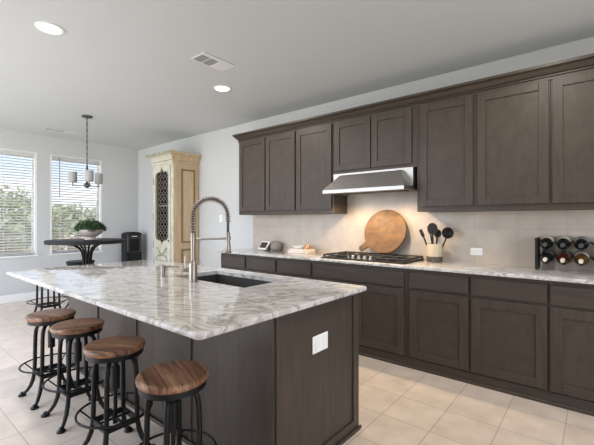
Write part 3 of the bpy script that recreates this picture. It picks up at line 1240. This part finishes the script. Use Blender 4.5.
# ------------------------------------------------------------------ cooktop
t = thing('cooktop', 'black gas cooktop with silver knobs set in the wall counter under the hood', 'cooktop', (-1.87, 3.52, .94))
kx0, kx1, ky0, ky1 = -2.34, -1.38, 3.26, 3.77
b = B()
b.box(kx0, kx1, ky0, ky1, .9405, .952, .004)
obj('plate', b, M['blackp'], t)
burn = [(-2.17, 3.40), (-2.17, 3.65), (-1.87, 3.55), (-1.57, 3.40), (-1.57, 3.65)]
for x, y in burn:
    b = B()
    b.lathe([(.05, .952), (.05, .962), (.035, .964), (.035, .972), (.03, .974)], (x, y, 0), 20)
    obj('burner', b, M['grate'], t, smooth=40)
for gx0, gx1 in ((-2.33, -2.03), (-2.02, -1.71), (-1.70, -1.39)):
    b = B()
    gy0, gy1 = (3.29, 3.76) if gx0 != -2.02 else (3.42, 3.76)
    for xx in (gx0 + .01, gx1 - .01):
        b.box(xx - .008, xx + .008, gy0, gy1, .968, .985, .003, 1)
    for yy in (gy0 + .008, (gy0 + gy1) / 2, gy1 - .008):
        b.box(gx0, gx1, yy - .007, yy + .007, .97, .985, .003, 1)
    b.box((gx0 + gx1) / 2 - .006, (gx0 + gx1) / 2 + .006, gy0, gy1, .97, .985, .003, 1)
    for xx in (gx0 + .01, gx1 - .01):
        for yy in (gy0 + .01, gy1 - .01):
            b.box(xx - .008, xx + .008, yy - .008, yy + .008, .952, .968)
    obj('grate', b, M['grate'], t)
for k in range(5):
    b = B()
    x = -2.045 + k * .068
    b.lathe([(.021, .952), (.021, .958), (.017, .960), (.016, .983), (.012, .986)], (x, 3.335, 0), 18)
    obj('knob', b, M['steel'], t, smooth=40)

# ------------------------------------------------------------------ things on the wall counter
ZC = .94
# cutting board: disc with handle, leaning on the tiles
t = thing('cutting_board', 'round wooden cutting board with a handle leaning on the backsplash behind the cooktop', 'cutting board', (-1.875, 3.70, .986))
rb = .248
n = 72
a_h = math.radians(218)
pts = []
for i in range(n):
    a = a_h + math.radians(9) + (2 * PI - math.radians(18)) * i / (n - 1)
    pts.append((rb * math.cos(a), rb * math.sin(a)))
hd = Vector((math.cos(a_h), math.sin(a_h)))
hn = Vector((-hd.y, hd.x))
for u, w in ((.29, -.033), (.345, -.033), (.362, -.016), (.362, .016), (.345, .033), (.29, .033)):
    q = hd * u + hn * w
    pts.append((q.x, q.y))
tilt = math.radians(14)


def bd(x, z, d):
    zz = z + rb
    return (-1.818 + x, 3.70 + zz * math.sin(tilt) - d * math.cos(tilt), .9875 + zz * math.cos(tilt) + d * math.sin(tilt))


b = B()
b.grid([[bd(x, z, 0) for x, z in pts], [bd(x * .985, z * .985, .0) for x, z in pts], [bd(x, z, .004) for x, z in pts], [bd(x, z, .018) for x, z in pts], [bd(x * .985, z * .985, .022) for x, z in pts]][2:], True, True, True)
ob = obj('board', b, M['board'], t, smooth=40)

# utensil crock
ux, uy = -1.257, 3.70
t = thing('utensil_crock', 'cream crock with a dark patterned base band, holding the cooking utensils', 'crock', (ux, uy, ZC))
b = B()
b.lathe([(.074, .053), (.074, .17), (.070, .178), (.066, .17), (.066, .01), (.01, .008)], (ux, uy, ZC), 32, cap0=False)
obj('jar', b, M['cream'], t, smooth=40)
b = B()
b.lathe([(.070, .0005), (.076, .004), (.076, .048), (.0745, .053), (.060, .053), (.060, .002)], (ux, uy, ZC), 32)
obj('band', b, M['crockdark'], t, smooth=40)


def head_spoon(b, p, d, r, fl=.45):
    d = d.normalized()
    n_ = Vector((0, -1, 0))
    n_ = (n_ - d * n_.dot(d)).normalized()
    s_ = d.cross(n_)
    rings = []
    for k, dz in enumerate((-.003, .003)):
        rings.append([p + s_ * r * math.cos(2 * PI * i / 20) * 1 + d * (r * 1.15 * math.sin(2 * PI * i / 20) + r) + n_ * dz for i in range(20)])
    b.grid(rings)


uts = [(-.105, .30, 'spatula', 'thin black spatula leaning out of the crock towards the cutting board', 0),
       (-.055, .33, 'spatula', 'brown-tipped black turner in the crock beside the thin spatula', 1),
       (.0, .345, 'serving_spoon', 'large black slotted spoon standing in the middle of the crock', 2),
       (.028, .31, 'serving_spoon', 'black spoon with smaller head at the front of the crock', 3),
       (.115, .32, 'ladle', 'round black ladle leaning out of the crock away from the cutting board', 4)]
for k, (dx, dz, nm, lab, kind) in enumerate(uts):
    p0_ = Vector((ux + dx * .12, uy + (-.012, .03, -.035, .0, .02)[k], ZC + .015))
    p1_ = Vector((ux + dx, uy + (-.012, .045, -.055, .0, .03)[k], ZC + dz - .06))
    d = (p1_ - p0_).normalized()
    t = thing(nm, lab, 'utensil', tuple(p0_), 'utensils in the crock')
    b = B()
    b.tube([p0_, p1_], .008, 8)
    obj('handle', b, M['blackp'], t, smooth=40)
    b = B()
    if kind in (0, 1):
        w = .018 if kind == 0 else .024
        n_ = Vector((0, 1, 0)).cross(d).normalized() * w
        q = Vector((0, .0025, 0))
        p2 = p1_ + d * .085
        b.grid([[p1_ - n_ * .5 - q, p1_ + n_ * .5 - q, p1_ + n_ * .5 + q, p1_ - n_ * .5 + q], [p1_ + d * .02 - n_ - q, p1_ + d * .02 + n_ - q, p1_ + d * .02 + n_ + q, p1_ + d * .02 - n_ + q],
                [p2 - n_ - q, p2 + n_ * .8 - q, p2 + n_ * .8 + q, p2 - n_ + q]])
        obj('blade', b, M['blackp'] if kind == 0 else M['tand'], t)
    elif kind in (2, 3):
        head_spoon(b, p1_ - d * .005, d, .050 if kind == 2 else .036)
        obj('bowl', b, M['blackp'], t)
    else:
        c = p1_ + d * .03
        b.lathe([(.012, .012), (.040, .006), (.054, -.010), (.056, -.030), (.052, -.030), (.050, -.011), (.034, .002), (.010, .008)], tuple(c), 24, 'y')
        obj('bowl', b, M['blackp'], t, smooth=50)

# wall outlet, switch
t = thing('wall_outlet', 'white wall outlet plate on the backsplash between the crock and the wine rack', 'outlet', (-.90, YB - .01, 1.05))
b = B()
b.box(-.955, -.845, YB - .016, YB - .0105, 1.015, 1.085, .003)
obj('plate', b, M['plastic'], t)
for xx in (-.925, -.875):
    b = B()
    b.box(xx - .016, xx + .016, YB - .019, YB - .016, 1.034, 1.066, .003)
    obj('socket', b, M['white'], t)
t = thing('light_switch', 'white light switch on the bare wall beyond the faucet', 'switch', (-4.765, YB, 1.39))
b = B()
b.box(-4.80, -4.73, YB - .006, YB - .0003, 1.335, 1.45, .003)
obj('plate', b, M['plastic'], t)
b = B()
b.box(-4.782, -4.748, YB - .010, YB - .006, 1.36, 1.425, .003)
obj('rocker', b, M['white'], t)

# smart display
t = thing('smart_display', 'small white-framed smart display with a slanted dark screen on the counter', 'smart display', (0, 0, 0))
b = B()
ti = math.radians(55)


def sd(x, u, d):
    return (x, -.035 + u * math.cos(ti) - d * math.sin(ti), .008 + u * math.sin(ti) + d * math.cos(ti))


b.grid([[sd(-.1, 0, 0), sd(.1, 0, 0), sd(.1, .13, 0), sd(-.1, .13, 0)], [sd(-.1, 0, .012), sd(.1, 0, .012), sd(.1, .13, .012), sd(-.1, .13, .012)]])
obj('frame', b, M['plastic'], t)
b = B()
b.grid([[sd(-.083, .02, .012), sd(.083, .02, .012), sd(.083, .112, .012), sd(-.083, .112, .012)], [sd(-.083, .02, .0135), sd(.083, .02, .0135), sd(.083, .112, .0135), sd(-.083, .112, .0135)]])
obj('screen', b, M['screen'], t)
b = B()
b.lathe([(.05, 0), (.056, .01), (.05, .06), (.03, .085), (.01, .09)], (0, .045, 0), 24)
obj('base', b, M['speakerg'], t, smooth=50)
t.location = (-3.62, 3.68, ZC)
t.rotation_euler = (0, 0, math.radians(-14))

# round grey speaker behind the display
b = B()
b.lathe([(.056, .0), (.068, .008), (.074, .055), (.064, .10), (.035, .122)], (-3.45, 3.745, ZC + .0005), 28)
tag(obj('round_speaker', b, M['speakerg'], smooth=50), 'rounded grey-beige speaker on the counter next to the smart display', 'speaker')

# books and a dish with copper lid
bx, by = -2.93, 3.66
for k, (w, d, h_, z, rz, m, lab) in enumerate(((.15, .10, .026, ZC, 4, 'bookp', 'pale pink book at the bottom of the small stack on the counter'),
                                             (.14, .095, .024, ZC + .0265, -5, 'booki', 'ivory book resting on the pale pink book on the counter'))):
    t = thing('book', lab, 'book', (0, 0, 0), 'books stacked on the counter')
    b = B()
    b.box(-w, w, -d, d, 0, .003)
    b.box(-w, w, -d, d, h_ - .003, h_)
    b.box(-w, w, d - .003, d, .003, h_ - .003)
    obj('cover', b, M[m], t)
    b = B()
    b.box(-w + .004, w - .004, -d + .004, d - .004, .0031, h_ - .0031)
    obj('pages', b, M['page'], t)
    t.location = (bx + .01 * k, by, z + .0003)
    t.rotation_euler = (0, 0, math.radians(rz))
b = B()
b.lathe([(.05, 0), (.055, .003), (.088, .032), (.09, .036), (.086, .036), (.052, .008), (.02, .006)], (bx - .05, by, ZC + .0515), 32)
tag(obj('dish', b, M['plastic'], smooth=40), 'shallow white dish standing on the stacked books', 'dish')
t = thing('copper_pot', 'small copper jar with lid standing on the stacked books', 'jar', (bx + .10, by, ZC + .0515))
b = B()
b.lathe([(.028, 0), (.036, .006), (.036, .036), (.032, .04)], (bx + .10, by, ZC + .0515), 24)
obj('body', b, M['copper'], t, smooth=40)
b = B()
b.lathe([(.034, .0405), (.03, .05), (.008, .054), (.006, .06), (.009, .066), (.004, .07)], (bx + .10, by, ZC + .0515), 24)
obj('lid', b, M['copper'], t, smooth=40)

# wine rack
RX, RY0, RY1 = -.392, 3.64, 3.80
PIT = .1145
cxs = [RX + .068 + PIT * k for k in range(4)]
zu, zl = 1.166, 1.047
rbt = .047
t = thing('wine_rack', 'black wine rack with wavy wire shelves standing at the edge of the picture', 'wine rack', (RX + .2, 3.72, ZC))
for xx in (RX, RX + .068 * 2 + PIT * 3):
    b = B()
    b.box(xx - .011, xx + .011, RY0, RY1, ZC + .0003, 1.202, .003)
    obj('end_panel', b, M['blackp'], t)
for zc in (zu, zl):
    for yy in (RY0 + .012, RY1 - .012):
        b = B()
        pts = []
        xa, xb = RX + .01, RX + .068 * 2 + PIT * 3 - .01
        for i in range(81):
            x = xa + (xb - xa) * i / 80
            ph = (x - cxs[0]) / PIT * 2 * PI
            pts.append((x, yy, zc - .024 - .031 * math.cos(ph)))
        b.tube(pts, .0040, 6)
        obj('wire_shelf', b, M['blackp'], t, smooth=60)
zfix = 0.0005
bt = [(0, zu, 'glassb', 'corkd', 'paper', 'black wine bottle in the top row against the rack end panel'),
      (1, zu, 'glassb', 'corkd', 'paper', 'black wine bottle with pale label, second in the top row of the rack'),
      (2, zu, 'glassb', 'corkd', 'paperg', 'black wine bottle with grey label, third in the top row of the rack'),
      (0, zl, 'glassb', 'cork', 'paperg', 'black wine bottle with pale cap in the lower row against the end panel'),
      (1, zl, 'glassr', 'cork', 'paperg', 'dark red wine bottle with pale cap in the lower row of the rack'),
      (2, zl, 'glassa', 'cork', 'paper', 'amber wine bottle with pale cap in the lower row of the rack')]
for k, zc, gm, fm, lm, lab in bt:
    x = cxs[k]
    t = thing('wine_bottle', lab, 'bottle', (x, 3.66, zc), 'bottles in the wine rack')
    b = B()
    # axis y, neck towards the room
    b.lathe([(.040, 3.822), (rbt, 3.812), (rbt, 3.64), (.044, 3.62), (.034, 3.602), (.02, 3.588), (.0150, 3.575), (.0135, 3.545)], (x, 0, zc + zfix), 28, 'y')
    g = obj('glass', b, M[gm], t, smooth=40)
    b = B()
    b.lathe([(.0158, 3.575), (.0148, 3.52), (.013, 3.514), (.005, 3.513)], (x, 0, zc + zfix), 20, 'y', cap0=False)
    obj('cap', b, M[fm], t, smooth=40)
    b = B()
    b.lathe([(rbt + .0006, 3.78), (rbt + .0006, 3.645)], (x, 0, zc + zfix), 28, 'y', False, False)
    obj('paper_label', b, M[lm], t, smooth=40)
    # lies tipped a little towards the room
    for ch in t.children:
        ch.data.transform(Matrix.Rotation(math.radians(4.5), 4, 'X') @ Matrix.Translation((0, -.06, 0)))
        ch.data.transform(Matrix.Translation((0, .06, 0)))

# ------------------------------------------------------------------ ceiling fittings
cans = [(-3.30, .98, 'round recessed ceiling light nearest the top edge of the picture'),
        (-3.28, 2.66, 'round recessed ceiling light beside the air vent over the kitchen aisle'),
        (-.32, 2.66, 'round recessed ceiling light over the aisle near the wine rack'),
        (-.32, .98, 'round recessed ceiling light overhead near the island end')]
for x, y, lab in cans:
    t = thing('ceiling_light', lab, 'ceiling light', (x, y, H), 'recessed ceiling lights')
    b = B()
    b.lathe([(.098, -.0005), (.1, -.006), (.094, -.009), (.078, -.009), (.076, -.0045)], (x, y, H), 36, cap0=False, cap1=False)
    obj('trim_ring', b, M['white'], t, smooth=40)
    b = B()
    b.lathe([(.077, -.004), (.077, -.007), (.06, -.008)], (x, y, H), 32)
    obj('lens', b, M['canlens'], t)
    l_ = bpy.data.lights.new('can_light', 'AREA')
    l_.shape = 'DISK'
    l_.size = .14
    l_.energy = CAN_W
    l_.color = (1, .93, .84)
    lo = bpy.data.objects.new('can_light', l_)
    COL.objects.link(lo)
    lo.location = (x, y, H - .012)

t = thing('air_vent', 'white ceiling air vent with two dark louvre fields beside the ceiling light', 'vent', (-2.78, 2.16, H))
b = B()
b.box(-2.90, -2.70, 1.985, 2.35, H - .010, H - .0005, .003)
obj('frame', b, M['vent'], t)
for y0, y1 in ((2.0, 2.085), (2.10, 2.185)):
    b = B()
    b.box(-2.885, -2.745, y0, y1, H - .0115, H - .0101)
    lf = obj('louvre_field', b, M['ventd'], t)
    b = B()
    for i in range(6):
        x = -2.878 + i * .024
        b.box(x, x + .004, y0 + .002, y1 - .002, H - .015, H - .0116)
    obj('louvres', b, M['vent'], lf)
b = B()
b.box(-2.885, -2.745, 2.20, 2.335, H - .013, H - .0101, .002)
obj('closed_louvres', b, M['vent'], t)

t = thing('air_vent', 'slim white ceiling vent near the windows', 'vent', (-6.86, 2.2, H))
b = B()
b.box(-6.92, -6.80, 1.96, 2.44, H - .010, H - .0005, .003)
obj('frame', b, M['vent'], t)
for y0, y1 in ((1.975, 2.10), (2.115, 2.24)):
    b = B()
    b.box(-6.905, -6.815, y0, y1, H - .0125, H - .0101)
    obj('louvre_field', b, M['ventg'], t)
